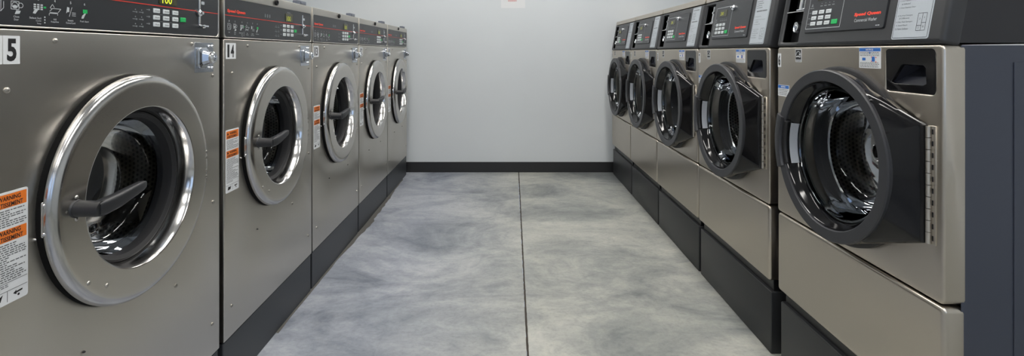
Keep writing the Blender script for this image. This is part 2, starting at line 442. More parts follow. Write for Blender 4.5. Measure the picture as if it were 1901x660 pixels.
def make_left():
    t = empty('washer', (XLF, 0, 0), PI/2, 'x', 'washing machine')
    cx, cz, SZ = .345, .764, 1.055
    # cabinet shell behind the steel front
    b = box(.006, .016, .168, WL-.006, .72, 1.276, 0)
    bmesh.ops.delete(b, geom=[f for f in b.faces if f.calc_center_median().y < .02], context='FACES')
    bmesh.ops.solidify(b, geom=list(b.faces), thickness=.002)
    fin('cabinet', b, M['panel'], t)
    # brushed front sheet with the round door opening
    f = plate([rr(0, .170, WL, 1.1175, .003, 2), circ(cx, cz, .20, 96, SZ)], 0, .018, .0022)
    fp = fin('front_panel', f, M['steel'], t, smooth=True)
    for (x, z) in ((.139, 1.098), (.045, 1.009), (.491, .456), (.655, .264), (.042, .266), (.659, .628), (.559, 1.099), (.656, 1.006)):
        s = bmesh.new(); screw(s, x, z, 0, .0055); fin('screw', s, M['screw'], fp, smooth=True)
    for (x, z) in ((.204, .453), (.097, .727)):
        s = bmesh.new(); screw(s, x, z, 0, .0026); fin('screw', s, M['black'] if x > .2 else M['bevel'], fp)
    # hood that frames the control panel
    h = plate([rr(0, 1.121, WL, 1.281, .004, 3), rr(.0055, 1.1245, .6875, 1.2485, .012)], 0, .030, .0018)
    hood = fin('hood', h, M['steel'], t, smooth=True)
    lid = box(.0, .030, 1.275, WL, .725, 1.281, .002); fin('top_lid', lid, M['steel'], t)
    k = lathe([(.0115, .002), (.0115, -.006), (.0095, -.0075), (.006, -.0075), (.0055, -.003), (0, -.003)], .346, 1.266, 24)
    fin('lock_plug', k, M['black'], hood, smooth=True)
    c = box(.584, .012, 1.280, .664, .040, 1.3005, .003); add_box(c, .60, .008, 1.285, .648, .013, 1.295, .002)
    fin('vent_clip', c, mat('slate_plastic', (.12, .135, .17), .5) if 'slate' not in M else M['slate'], t)
    # control panel
    cp = fin('control_panel', plate([rr(.005, 1.124, .688, 1.249, .012)], .0015, .012, .0006), M['panel'], t)
    y = .0012
    fin('stripe', box(.006, y-.0003, 1.1925, .687, .002, 1.1945), M['red'], cp)
    fin('lettering', text('Speed Queen', .019, 1.201, .128, 1.2135, y-.0003, bold=.05, shear=.10), M['redtxt'], cp)
    for k, cxk in enumerate((.030, .064, .106, .140, .175, .208)):
        p, gr = pictogram(k, cxk, 1.158, y-.0003)
        ms = [M['print'], M['green']]
        if gr: merge(p, gr, 1)
        fin('pictogram', p, ms, cp)
        nb = text(str(k+1), cxk-.0015, 1.1735, cxk+.0015, 1.1785, y-.0003, bold=.02)
        cap = (['Load'], ['Close', 'Door'], ['Select Soil', 'Cycle', 'Temp'], ['Add', 'Supplies'], ['Insert', 'Coins/Card'], ['Push Start'])[k]
        for i, s in enumerate(cap):
            w = .0021*len(s)/2
            off = 0 if k != 2 else -.006+.0115-w
            fin('caption', text(s, cxk-w+off, 1.1385-i*.0052, cxk+w+off, 1.1420-i*.0052, y-.0003, bold=.01), M['print'], cp)
        fin('step_number', nb, M['print'], cp)
    # cycle lamps: three short columns under the brand stripe's right end
    bb = bmesh.new()
    for i in range(3):
        x = .262 + i*.017
        merge(bb, text(str((8, 8, 8)[i]), x, 1.2035, x+.008, 1.2165, y-.0003, bold=.03))
    fin('indicator', bb, M['print_dim'], cp)
    bb = bmesh.new()
    for j in range(3):
        for i in range(2):
            x, z = .350+i*.020, 1.178-j*.017
            merge(bb, flat(circ(x, z, .0017, 10), y-.0003)); line(bb, x-.009, z-.0055, x+.006, z-.0058, .0016, y-.0003)
            merge(bb, flatring(x+.004, z-.0058, .0022, .0012, y-.0003, 12))
        line(bb, .386, 1.181-j*.0172, .394, 1.181-j*.0172, .0016, y-.0003); merge(bb, flat([(.394, 1.184-j*.0172), (.394, 1.178-j*.0172), (.399, 1.181-j*.0172)], y-.0003))
    fin('indicator', bb, M['print_dim'], cp)
    names = (('Cool', 'Normal', 'Heavy'), ('Warm', 'Medium', 'Perm'), ('Hot', 'Delicate', 'Light'))
    for j in range(3):
        for i in range(3):
            x, z = .4205+i*.0352, 1.1805-j*.0172
            kk = box(x-.011, y-.0022, z-.0056, x+.011, .003, z+.0056, .0012)
            merge(kk, text(names[j][i], x-.0075, z-.0018, x+.0075, z+.0022, y-.0024), 1)
            fin('key', kk, [M['key'], M['ink']], cp)
    bb = bmesh.new()
    for j in range(2): line(bb, .41, 1.1715-j*.0172, .502, 1.1715-j*.0172, .0008, y-.0003)
    fin('key_rule', bb, M['print_dim'], cp)
    kk = box(.512, y-.0022, 1.158, .533, .003, 1.170, .0012); fin('start_key', kk, M['green'], cp, label='green start key')
    dsp = plate([rr(.430, 1.199, .497, 1.231, .003)], y-.0015, .003, .0005); dd = fin('display', dsp, M['lcd'], cp)
    fin('digits', text('100', .440, 1.2015, .476, 1.2215, y-.0018, bold=.01), M['lcd_on'], cp)
    fin('caption', text('Display', .447, 1.2335, .477, 1.2375, y-.0003), M['print'], cp)
    fin('lamp', plate([rr(.604, 1.214, .618, 1.223, .003)], y-.001, .002, .0003), M['grey_label'], cp)
    # key lock and coin lever on a slim upright slot
    fin('slot_plate', box(.592, y-.0015, 1.146, .600, .002, 1.236, .0008), M['bevel'], cp)
    lk = lathe([(.0095, 0), (.0095, -.006), (.0075, -.008), (.0045, -.008), (.004, -.014), (0, -.014)], .589, 1.188, 20); fin('lock', lk, M['chrome'], cp, smooth=True)
    lv = bmesh.new(); add_cyl(lv, (.593, 0, 1.150), (.593, -.016, 1.150), .005); add_box(lv, .574, -.017, 1.1485, .612, -.012, 1.1535, .0015)
    fin('lever', lv, M['chrome'], cp, smooth=True)
    # bright coin-box latch
    pl = plate([rr(.571, 1.018, .658, 1.104, .001, 2)], -.002, .0015, .0005); cb = fin('latch_plate', pl, M['chrome_blue'], t)
    hs = bmesh.new()
    loops = []
    for (yy, x0, x1, z0, z1, r) in ((0, .573, .619, 1.030, 1.090, .012), (-.007, .573, .619, 1.030, 1.090, .012), (-.010, .575, .617, 1.032, 1.088, .011), (-.013, .582, .618, 1.040, 1.081, .009), (-.030, .590, .617, 1.048, 1.074, .006)):
        loops.append([hs.verts.new((x, yy-.002, z)) for x, z in rr(x0, z0, x1, z1, r, 4)])
    for a, c2 in zip(loops, loops[1:]):
        for i in range(len(a)): hs.faces.new((a[i], a[(i+1) % len(a)], c2[(i+1) % len(a)], c2[i]))
    hs.faces.new(loops[-1]); bmesh.ops.recalc_face_normals(hs, faces=hs.faces)
    fin('latch_housing', hs, M['chrome_blue'], cb)
    lr = lathe([(.013, -.028), (.0165, -.031), (.0165, -.037), (.0135, -.040), (.008, -.040), (.007, -.032), (0, -.032)], .602, 1.061, 28)
    fin('lock', lr, M['chrome'], cb, smooth=True)
    for x in (.634, .650):
        for z in (1.030, 1.094):
            s = bmesh.new(); screw(s, x, z, -.002, .0042); fin('screw', s, M['chrome'], cb, smooth=True)
    # warning sticker
    st = fin('warning_sticker', plate([rr(.008, .632, .084, .830, .004)], -.0008, .0006, .0002), M['white'], t)
    for z0, z1 in ((.802, .826), (.742, .764)): fin('orange_band', flat([(.011, z0), (.081, z0), (.081, z1), (.011, z1)], -.0010), M['orange'], st)
    for z in (.802, .742):
        wt = bmesh.new()
        merge(wt, text('WARNING', .029, z+.0125, .070, z+.0205, -.0013, bold=.02)); merge(wt, text('AVERTISSEMENT', .014, z+.0015, .074, z+.0095, -.0013, bold=.02))
        merge(wt, flat([(.014, z+.0125), (.024, z+.0125), (.019, z+.0215)], -.0013))
        fin('lettering', wt, M['ink'], st)
    fp_ = bars(.013, .768, .081, .799, 8, -.0011, 5); merge(fp_, bars(.013, .672, .081, .739, 17, -.0011, 9)); merge(fp_, bars(.013, .662, .05, .668, 2, -.0011, 2))
    for q in ((.010, .670, .082, .670), (.010, .655, .082, .655), (.046, .636, .046, .655)): line(fp_, *q, .0009, -.0011)
    fin('lettering', fp_, M['ink_soft'], st)
    pg = bmesh.new(); merge(pg, flat([(.056, .6465), (.062, .6425), (.062, .645), (.073, .646), (.073, .649), (.062, .648), (.062, .6505)], -.0012)); merge(pg, flat(circ(.066, .641, .0022, 10), -.0012)); merge(pg, flat([(.018, .640), (.022, .651), (.032, .649), (.038, .652), (.034, .641)], -.0012))
    fin('pictogram', pg, M['ink'], st)
    # door: black seat ring, dished steel ring, polished lip, rubber, glass, handle
    fin('door_seat', lathe([(.2465, 0), (.2465, -.0115), (.20, -.0115), (.20, .004)], cx, cz, 128, SZ, closed=True), M['seat'], t, smooth=True)
    prof = [(.238, -.010), (.245, -.011), (.2465, -.0140), (.2462, -.0175), (.2445, -.0230), (.2410, -.0275), (.2365, -.0305), (.2320, -.0322), (.2275, -.0329), (.224, -.0330), (.200, -.0331), (.1755, -.0331)]
    door = fin('door_ring', lathe(prof, cx, cz, 160, SZ, mi=[1]*7+[0]*4), [M['steel_door'], M['flank']], t, smooth=True)
    lip = [(.1755, -.0330), (.1735, -.0325), (.1722, -.0305), (.1700, -.024), (.1670, -.015), (.165, -.006), (.1635, .010), (.1595, .0125)]
    fin('door_lip', lathe(lip, cx, cz, 128, SZ), M['bevel'], door, smooth=True)
    fin('gasket', lathe([(.163, .008), (.158, .006), (.150, .012), (.1475, .022), (.148, .05), (.165, .052)], cx, cz, 96, SZ), M['rubber'], t, smooth=True)
    glass = lathe([(.1495, .024), (.149, .030), (.142, .055), (.134, .080), (.118, .092), (.08, .099), (0, .101)], cx, cz, 96, SZ)
    fin('door_glass', glass, M['glass'], door, smooth=True)
    for (x, z) in ((.583, .799), (.583, .783), (.583, .747), (.583, .730)):
        s = bmesh.new(); screw(s, x-.010, z-.004, -.0300, .0058); fin('hinge_bolt', s, M['screw'], door, smooth=True)
    for (x, z) in ((.178, .608), (.224, .582), (.150, .790), (.128, .768), (.150, .747)):
        s = bmesh.new(); screw(s, x, z, -.031 if x > .14 else -.029, .0046); fin('screw', s, M['screw'], door, smooth=True)
    sp = plate([rr(.086+.012, .728, .094+.012, .796, .004)], -.0135, -.0105, .001); 
    for z in (.735, .789): screw(sp, .102, z, -.0135, .0042)
    fin('strike_plate', sp, M['bevel'], t, smooth=True)
    # T-handle
    hb = bmesh.new(); hx, hz = .150, .768
    add_cyl(hb, (hx, -.031, hz), (hx, -.036, hz), .019, .0165, 28)
    add_cyl(hb, (hx, -.036, hz), (hx, -.084, hz), .0160, .0150, 28)
    A = []
    for (x, zc, hh, ya, yb) in ((hx-.006, hz, .0145, -.086, -.060), (hx+.010, hz+.000, .0158, -.089, -.062), (hx+.045, hz+.004, .0150, -.090, -.066), (hx+.085, hz+.011, .0125, -.088, -.068), (hx+.112, hz+.015, .0105, -.086, -.069), (hx+.121, hz+.016, .0075, -.084, -.071)):
        A.append([hb.verts.new((x, ya + (yb-ya)*(.5-.5*math.cos(th)) if False else (ya+yb)/2 - (ya-yb)/2*math.copysign(abs(math.cos(th))**.6, math.cos(th)), zc + hh*math.copysign(abs(math.sin(th))**.5, math.sin(th)))) for th in [2*PI*i/20 for i in range(20)]])
    for a, c2 in zip(A, A[1:]):
        for i in range(20): hb.faces.new((a[i], a[(i+1) % 20], c2[(i+1) % 20], c2[i]))
    hb.faces.new(A[0][::-1]); hb.faces.new(A[-1]); bmesh.ops.recalc_face_normals(hb, faces=hb.faces)
    fin('handle', hb, M['handle'], door, smooth=True)
    # drum
    circum = 2*PI*.22/.0125
    dp = [(.150, .055), (.185, .075), (.215, .080), (.222, .095), (.222, .40), (.214, .415), (.205, .42)]
    vv = [0, 1, 2, 3, 3+.30/.011, 3+.32/.011, 3+.33/.011]
    drum = fin('drum', lathe(dp, cx, cz, 96, 1, uvrep=(110, vv)), [M['perf']], t, smooth=True)
    bp = [(.206, .42), (.19, .412), (.06, .405), (.055, .395), (0, .39)]
    fin('drum_back', lathe(bp, cx, cz, 72, 1, uvrep=(90, [0, 1.3, 12, 13, 14])), [M['perf']], drum, smooth=True)
    for a in (PI/2, PI/2+2*PI/3, PI/2+4*PI/3):
        r = bmesh.new(); q = []
        for (w, rad) in ((.045, .2215), (.022, .185), (.010, .165)):
            for yy in (.11, .39):
                pass
        prof2 = [(-.045, .2195), (-.020, .195), (-.008, .170), (.008, .170), (.020, .195), (.045, .2195)]
        for yy in (.11, .39):
            q.append([r.verts.new((cx + math.cos(a)*rad - math.sin(a)*w, yy, cz + math.sin(a)*rad + math.cos(a)*w)) for w, rad in prof2])
        for i in range(5): r.faces.new((q[0][i], q[0][i+1], q[1][i+1], q[1][i]))
        r.faces.new(q[0]); r.faces.new(q[1][::-1]); bmesh.ops.recalc_face_normals(r, faces=r.faces)
        fin('drum_rib', r, M['drumsteel'], drum, smooth=True)
    fin('tub_front', lathe([(.150, .052), (.20, .060), (.24, .06), (.24, .44), (0, .44)], cx, cz, 64), M['dark_inside'], t, smooth=True)
    return t

def number_sticker(t, s, x0, z0, x1, z1, y, tx0, tx1):
    st = fin('number_sticker', plate([rr(x0, z0, x1, z1, .0006, 1)], y-.0007, y+.0004), M['white'], t)
    h = z1 - z0
    fin('lettering', text(s, tx0, z0+h*.10, tx1, z1-h*.10, y-.0010, bold=.035), M['ink'], st)

L0 = make_left()
lefts = []
lstart = (.828, 1.5455, 2.253, 2.962, 3.673)
for i, z0 in enumerate(lstart):
    o = L0 if i == 0 else copy_tree(L0)
    o.location = (XLF, z0, 0); lefts.append(o)
for o, l in zip(lefts, (
    'large steel washer nearest the viewer in the left row, sticker ending in 5',
    'steel round-door washer in the left row wearing the number 14 sticker',
    'steel round-door washer in the left row wearing the number 13 sticker',
    'steel round-door washer in the left row wearing the number 12 sticker',
    'steel washer at the far end of the left row, beside the back wall')):
    o['label'] = l; o['group'] = 'stainless washers in the left row'
dimmesh = None
for o in lefts[1:]:
    for ch in o.children:
        for g2 in ch.children:
            if g2.name.startswith('digits'):
                if dimmesh is None: dimmesh = g2.data.copy(); setmat(dimmesh, M['lcd_dim'])
                g2.data = dimmesh
lz0, lz1 = 1.055, 1.1055
number_sticker(lefts[0], '1', .004, lz0, .0375, lz1, 0, .016, .026)
number_sticker(lefts[0], '5', .039, lz0, .069, lz1, 0, .0455, .0625)
for o, (a, b_) in zip(lefts[1:], (('1', '4'), ('1', '3'), ('1', '2'), ('1', '1'))):
    st = fin('number_sticker', plate([rr(.009, lz0, .066, lz1, .0006, 1)], -.0007, .0004), M['white'], o)
    b = text(a, .017, lz0+.005, .028, lz1-.005, -.0010, bold=.035)
    w = .019 if b_ != '1' else .011
    merge(b, text(b_, .036, lz0+.005, .036+w, lz1-.005, -.0010, bold=.035)); fin('lettering', b, M['ink'], st)
where = ('under the nearest washer of the left row', 'under left-row washer number 14', 'under left-row washer number 13', 'under left-row washer number 12', 'under the far-end washer of the left row')
for i, z0 in enumerate(lstart):
    b = box(.001, .004, 0, WL-.001, .70, .1655, .0025)
    o = fin('plinth', b, M['base_l']); o.location = (XLF, z0, 0); o.rotation_euler = (0, 0, PI/2)
    tag(o, 'low dark grey plinth %s' % where[i], 'plinth', 'plinths under the left row')

# ------------------------------------------------------------------ RIGHT ROW washer
XRF = .934; WR = .650
def make_right():
    t = empty('washer', (XRF, 0, 0), -PI/2, 'x', 'washing machine')
    cx, cz = .335, .794
    b = box(.001, .038, .264, WR-.001, .70, 1.091, .001)
    bmesh.ops.delete(b, geom=[f for f in b.faces if f.calc_center_median().y < .0385], context='FACES')
    cab = fin('cabinet', b, M['navy'], t)
    fin('side_emboss', box(WR-.001, .15, .30, WR+.0016, .62, 1.055, .0012), M['navy'], cab)
    fin('chassis', box(.012, .022, .222, WR-.012, .69, .263, .002), M['black'], t)
    rec = rr(.489, .984, .628, 1.0805, .010)
    dpn = plate([rr(0, .5335, WR, 1.0935, .012, 4), circ(cx, cz, .195, 96), rec], 0, .050, .0062, 5)
    dp = fin('door_panel', dpn, M['steel_r'], t, smooth=True)
    lp = plate([rr(0, .262, WR, .5285, .012, 4)], 0, .050, .0100, 5)
    fin('lower_panel', lp, M['steel_r'], t, smooth=True)
    # glossy dispenser pull with a scooped pocket
    pk = plate([[(.489, .984), (.629, .982), (.629, 1.087), (.487, 1.087)], [(.5035, 1.005), (.515, 1.0015), (.596, 1.0015), (.605, 1.006), (.603, 1.041), (.597, 1.0465), (.540, 1.0475), (.5345, 1.0445)]], .0005, .010, .0015)
    pull = fin('dispenser_drawer', pk, M['gloss'], t)
    sc = bmesh.new()
    T_ = [(.5345, 1.0475), (.603, 1.0475)]; Bm = [(.516, 1.000), (.607, 1.000)]
    v = [sc.verts.new(p) for p in ((.532, .008, 1.049), (.606, .008, 1.049), (.600, .040, 1.040), (.545, .040, 1.040), (.500, .008, .999), (.608, .008, .999))]
    sc.faces.new((v[0], v[1], v[2], v[3])); sc.faces.new((v[3], v[2], v[5], v[4])); sc.faces.new((v[1], v[5], v[2])); sc.faces.new((v[0], v[3], v[4]))
    fin('pocket', sc, mat('dark_blue_plastic', (.02, .022, .032), .3), pull)
    # stickers
    es = fin('energy_sticker', plate([rr(.107, 1.045, .140, 1.086, .0008, 1)], -.0006, .0006), M['white'], t)
    e = flat([(.109, 1.053), (.138, 1.053), (.138, 1.084), (.109, 1.084)], -.0009); fin('emblem_ground', e, M['ink'], es)
    e = bmesh.new()
    ar = [(.1235+.0125*math.cos(a), 1.066+.0125*math.sin(a)) for a in [PI*i/14 for i in range(15)]]
    for p, q in zip(ar, ar[1:]): line(e, *p, *q, .0016, -.0011)
    sw = [(.111, 1.0625), (.117, 1.062), (.122, 1.0645), (.128, 1.061), (.136, 1.0625)]
    for p, q in zip(sw, sw[1:]): line(e, *p, *q, .0032, -.0011)
    stp = [(.131 + (.0055 if i % 2 == 0 else .0022)*math.sin(PI*i/5), 1.069 + (.0055 if i % 2 == 0 else .0022)*math.cos(PI*i/5)) for i in range(10)]
    merge(e, flat(stp, -.0011)); fin('emblem', e, M['white'], es)
    e = bars(.110, 1.0465, .138, 1.052, 2, -.0010, 3, .6, .1); fin('lettering', e, M['ink_soft'], es)
    def notice(x0, z0, x1, z1, pic):
        n = fin('notice_sticker', plate([rr(x0, z0, x1, z1, .0008, 1)], -.0006, .0006), M['white'], t)
        hh = .0095 if pic else .0115
        fin('blue_band', flat([(x0+.001, z1-hh), (x1-.001, z1-hh), (x1-.001, z1-.001), (x0+.001, z1-.001)], -.0009), M['blue'], n)
        m_ = (x0+x1)/2
        fin('lettering', text('NOTICE', m_-.013, z1-hh+.002, m_+.013, z1-.003, -.0012, bold=.03), M['white'], n)
        if pic:
            q = bars(x0+.004, z1-.022, x1-.004, z1-.0105, 3, -.0010, 4, .35, .1); merge(q, bars(x0+.004, z0+.002, x1-.004, z0+.016, 4, -.0010, 6, .35, .1))
            fin('lettering', q, M['ink_soft'], n)
            p = flat(rr(x0+.012, z0+.020, x0+.024, z0+.027, .001), -.0012); merge(p, flat(rr(x0+.046, z0+.0175, x0+.056, z0+.030, .001), -.0012)); merge(p, flatring(x0+.039, z1-.013, .0022, 0.0001, -.0012))
            fin('pictogram', p, M['blue'], n)
            p = bmesh.new()
            for dx, dz in ((.043, .030), (.0585, .029), (.043, .019), (.0585, .018)): line(p, x0+dx, z0+dz, x0+dx+.0035, z0+dz-.002, .0018, -.0012)
            fin('pictogram', p, M['redtxt'], n)
        else:
            fin('lettering', bars(x0+.004, z0+.003, x1-.004, z1-.013, 4, -.0010, 8, .35, .2), M['ink_soft'], n)
    notice(.397, 1.035, .473, 1.088, True)
    notice(.004, .928, .070, .966, False)
    # door ---------------------------------------------------------------
    R = .232; P = -.055; n = 180
    hz1, hz0, hx = .916, .653, .609
    def hull(a):
        """radius of the door outline at angle a: circle with a wedge out to the hinge"""
        best = R + .002
        for (px, pz, sgn) in ((hx, hz1, 1), (hx, hz0, -1)):
            d = math.hypot(px-cx, pz-cz); th = math.atan2(pz-cz, px-cx); ta = th + sgn*math.acos(R/d)
            tx, tz = cx + R*math.cos(ta), cz + R*math.sin(ta)
            # ray/segment
            ux, uz = math.cos(a), math.sin(a); ex, ez = px-tx, pz-tz; den = ux*ez - uz*ex
            if abs(den) > 1e-9:
                s = ((tx-cx)*ez - (tz-cz)*ex)/den; w_ = ((tx-cx)*uz - (tz-cz)*ux)/den
                if s > 0 and -1e-3 <= w_ <= 1.001: best = max(best, s)
        ux, uz = math.cos(a), math.sin(a)
        if ux > .3:
            s = (hx-cx)/ux
            if hz0-1e-3 <= cz + s*uz <= hz1+1e-3: best = max(best, s)
        return best
    angs = [2*PI*i/n for i in range(n)]
    angs += [math.atan2(hz1-cz, hx-cx), math.atan2(hz0-cz, hx-cx) % (2*PI)]; angs = sorted(set(angs)); n = len(angs)
    db = bmesh.new()
    def loop(f): return [db.verts.new(f(a)) for a in angs]
    def pt(a, r, y): return (cx + r*math.cos(a), y, cz + r*math.sin(a))
    def depth(a, r): # slope of the wedge surface
        return P + .004 + max(0, (r*math.cos(a) - .15))/.124*.038 if r > R+.004 else P+.004
    L_in = loop(lambda a: pt(a, R-.004, P+.004))
    L_a = loop(lambda a: pt(a, max(R, hull(a)-.012), depth(a, hull(a)-.012)))
    L_b = loop(lambda a: pt(a, hull(a)-.004, depth(a, hull(a))+.004))
    L_c = loop(lambda a: pt(a, hull(a), depth(a, hull(a))+.012))
    L_d = loop(lambda a: pt(a, hull(a)-.004, -.004))
    L_e = loop(lambda a: pt(a, .19, -.004))
    for A, B in ((L_in, L_a), (L_a, L_b), (L_b, L_c), (L_c, L_d), (L_d, L_e)):
        for i in range(n):
            j = (i+1) % n; db.faces.new((A[i], A[j], B[j], B[i]))
    bmesh.ops.recalc_face_normals(db, faces=db.faces)
    door = fin('door', db, M['gloss'], t, smooth=True, label='glossy black door body')
    fin('door_ring', lathe([(R+.002, P+.012), (R+.002, P+.002), (R-.001, P-.001), (.2035, P), (.2015, P+.002), (.201, P+.010)], cx, cz, 128), M['matte_ring'], door, smooth=True)
    fin('door_funnel', lathe([(.2012, P+.006), (.1980, P+.014), (.1885, P+.022), (.182, P+.040), (.180, P+.052)], cx, cz, 128), M['gloss'], door, smooth=True)
    fin('glass_rim', lathe([(.183, P+.040), (.180, P+.035), (.176, P+.035), (.173, P+.041), (.172, P+.052)], cx, cz, 128), M['glass_rim'], door, smooth=True)
    fin('door_glass', lathe([(.174, P+.038), (.170, P+.050), (.163, P+.068), (.164, P+.076), (.158, P+.090), (.154, P+.108), (.155, P+.116), (.147, P+.136), (.134, P+.152), (.112, P+.163), (.07, P+.170), (0, P+.172)], cx, cz, 128), M['glass'], door, smooth=True)
    # grip: raised block on the ring's opening side and the pale finger recess behind it
    a0, a1 = math.radians(159), math.radians(201)
    gp = [(.243, P+.030), (.244, P+.004), (.240, P-.006), (.226, P-.009), (.214, P-.007), (.211, P+.000), (.211, P+.030)]
    fin('grip', lathe(gp, cx, cz, 28, closed=True, a0=a0, a1=a1), M['matte_ring'], door, smooth=True)
    fin('grip_recess', lathe([(.206, P-.0015), (.194, P-.002), (.1925, P+.012), (.200, P+.016)], cx, cz, 28, closed=True, a0=a0+.02, a1=a1-.02), M['black'], door)
    fin('finger_strip', lathe([(.1895, P+.013), (.1865, P+.018), (.1795, P+.032), (.183, P+.036)], cx, cz, 28, closed=True, a0=a0+.04, a1=a1-.02), M['pale'], door, smooth=True, label='pale grey finger strip')
    # piano hinge
    hg = plate([rr(.612, .655, .633, .915, .001, 1)], -.002, .001, .0006)
    hinge = fin('hinge', hg, M['hinge'], t, label='bright steel piano hinge')
    z = .6555
    while z < .895:
        kn = bmesh.new(); add_cyl(kn, (.6185, -.0060, z+.0006), (.6185, -.0060, z+.0252), .0052, n=16)
        fin('hinge_knuckle', kn, M['hinge'], hinge, smooth=True)
        fin('hinge_slot', box(.6240, -.0030, z+.008, .6270, -.0018, z+.019), M['black'], hinge)
        z += .0259
    fin('hinge_gap', box(.604, -.012, .655, .613, .0, .915), M['black'], hinge)
    # boot, drum
    fin('door_seat', lathe([(.200, .002), (.200, -.012), (.236, -.016), (.243, -.012), (.243, .002)], cx, cz, 128), M['rubber'], t, smooth=True)
    fin('door_boot', lathe([(.195, -.004), (.205, .02), (.19, .045), (.178, .07)], cx, cz, 96), M['rubber'], t, smooth=True)
    dpf = [(.178, .075), (.205, .085), (.238, .092), (.242, .105), (.242, .42), (.23, .432)]
    vv = [0, 1.5, 3, 4, 4+.315/.012, 5+.315/.012]
    drum = fin('drum', lathe(dpf, cx, cz, 96, uvrep=(110, vv)), [M['perf']], t, smooth=True)
    for r_, y_ in ((.183, .078), (.212, .090)): fin('drum_lip', lathe([(r_-.004, y_), (r_-.001, y_-.004), (r_+.003, y_-.003), (r_+.005, y_+.002)], cx, cz, 96), M['bevel'], drum, smooth=True)
    fin('drum_back', lathe([(.232, .432), (.21, .425), (.16, .418), (.09, .405), (0, .40)], cx, cz, 72), M['drumsteel'], drum, smooth=True)
    for a in (PI/2+.4, PI/2+.4+2*PI/3, PI/2+.4+4*PI/3):
        r = bmesh.new(); q = []
        prof2 = [(-.05, .239), (-.022, .21), (-.008, .185), (.008, .185), (.022, .21), (.05, .239)]
        for yy in (.12, .41):
            q.append([r.verts.new((cx + math.cos(a)*rad - math.sin(a)*w, yy, cz + math.sin(a)*rad + math.cos(a)*w)) for w, rad in prof2])
        for i in range(5): r.faces.new((q[0][i], q[0][i+1], q[1][i+1], q[1][i]))
        r.faces.new(q[0]); r.faces.new(q[1][::-1]); bmesh.ops.recalc_face_normals(r, faces=r.faces)
        fin('drum_rib', r, M['drumsteel'], drum, smooth=True)
    fin('tub', lathe([(.19, .07), (.255, .075), (.255, .46), (0, .46)], cx, cz, 64), M['dark_inside'], t, smooth=True)
    # console (leans back) ------------------------------------------------
    TH = math.atan(.19); cs = math.cos(TH)
    mx = Matrix.Translation((0, -.004, 1.0965)) @ Matrix.Rotation(-TH, 4, 'X') @ Matrix.Diagonal((1, 1, 1/cs, 1)) @ Matrix.Translation((0, 0, -1.0965))
    slot = rr(.020, 1.110, .116, 1.300, .003, 2)
    cf = plate([rr(0, 1.0965, WR, 1.312, .008, 4), slot], 0, .044, .0095, 5)
    con = fin('console', cf, M['console'], t, smooth=True, mx=mx)
    # housing behind the face
    pr = [(.032, 1.0965), (.032+.19*.215, 1.312), (.28, 1.33), (.33, 1.0965)]
    hb = bmesh.new(); A = [hb.verts.new((.001, y, z)) for y, z in pr]; B = [hb.verts.new((WR-.001, y, z)) for y, z in pr]
    for i in range(1, 4): hb.faces.new((A[i], A[(i+1) % 4], B[(i+1) % 4], B[i]))
    hb.faces.new(A); hb.faces.new(B[::-1])
    bmesh.ops.recalc_face_normals(hb, faces=hb.faces)
    fin('console_housing', hb, M['housing'], t)
    cap = plate([rr(.001, 1.3135, WR-.001, 1.343, .002, 2)], -.001, .05, .0015); fin('top_cap', cap, M['steel_r'], t, mx=mx)
    lid = bmesh.new()
    for s in (0, 1): pass
    pts_ = [(.0875, 1.336), (.0865, 1.3425), (.30, 1.352), (.30, 1.340)]
    A = [lid.verts.new((.001, y, z)) for y, z in pts_]; B = [lid.verts.new((WR-.001, y, z)) for y, z in pts_]
    for i in range(4): lid.faces.new((A[i], A[(i+1) % 4], B[(i+1) % 4], B[i]))
    lid.faces.new(A[::-1]); lid.faces.new(B); bmesh.ops.recalc_face_normals(lid, faces=lid.faces)
    fin('top_lid', lid, M['steel_r'], t)
    # coin slot recess
    rc = bmesh.new()
    for q in ((.014, .034, 1.104, .122, .036, 1.306), (.0135, .008, 1.106, .0200, .036, 1.304), (.1162, .008, 1.106, .122, .036, 1.304), (.014, .008, 1.104, .122, .036, 1.1098), (.014, .008, 1.3002, .122, .036, 1.306)): add_box(rc, *q)
    fin('coin_recess', rc, M['black'], con, mx=mx)
    fin('coin_shelf', box(.020, .004, 1.2085, .116, .034, 1.2125, .001), M['bevel'], con, mx=mx)
    cm = box(.066, .014, 1.216, .106, .034, 1.296, .002); fin('coin_acceptor', cm, M['bevel'], con, mx=mx)
    rod = bmesh.new(); add_cyl(rod, (.088, .012, 1.215), (.086, .012, 1.292), .0028, n=10); add_box(rod, .070, .005, 1.214, .112, .016, 1.2185, .001); add_cyl(rod, (.087, .006, 1.262), (.087, .018, 1.262), .006, n=14)
    fin('coin_lever', rod, M['chrome'], con, mx=mx, smooth=True)
    kb = lathe([(.006, .032), (.014, .026), (.0155, .012), (.0135, .004), (.0105, .003), (.0085, .006), (.008, .020), (0, .020)], .085, 1.159, 28, 1.25)
    fin('coin_return', kb, M['chrome'], con, mx=mx, smooth=True)
    sr = bmesh.new()
    for z in (1.122, 1.140, 1.190): screw(sr, .106, z, .034, .004)
    fin('screw', sr, M['chrome'], con, mx=mx)
    # control plate
    cp = fin('control_panel', plate([rr(.150, 1.136, .479, 1.283, .006)], -.0035, .002, .0012), M['panel'], t, mx=mx)
    fin('panel_gap', plate([rr(.1475, 1.1335, .4815, 1.2855, .008)], -.0006, .002, .0003), M['ink'], cp, mx=mx)
    y = -.0038
    ff = bmesh.new()
    for q in ((.156, 1.1475, .3145, 1.1475), (.3145, 1.1475, .3145, 1.273), (.3145, 1.273, .156, 1.273), (.156, 1.273, .156, 1.1475)): line(ff, *q, .0016, y)
    fin('frame_line', ff, M['print'], cp, mx=mx)
    fin('display', plate([rr(.193, 1.2325, .268, 1.260, .002)], y-.001, y+.001, .0003), M['lcd'], cp, mx=mx)
    fin('digits', text('200', .206, 1.2385, .236, 1.2525, y-.0014), M['lcd_dim'], cp, mx=mx)
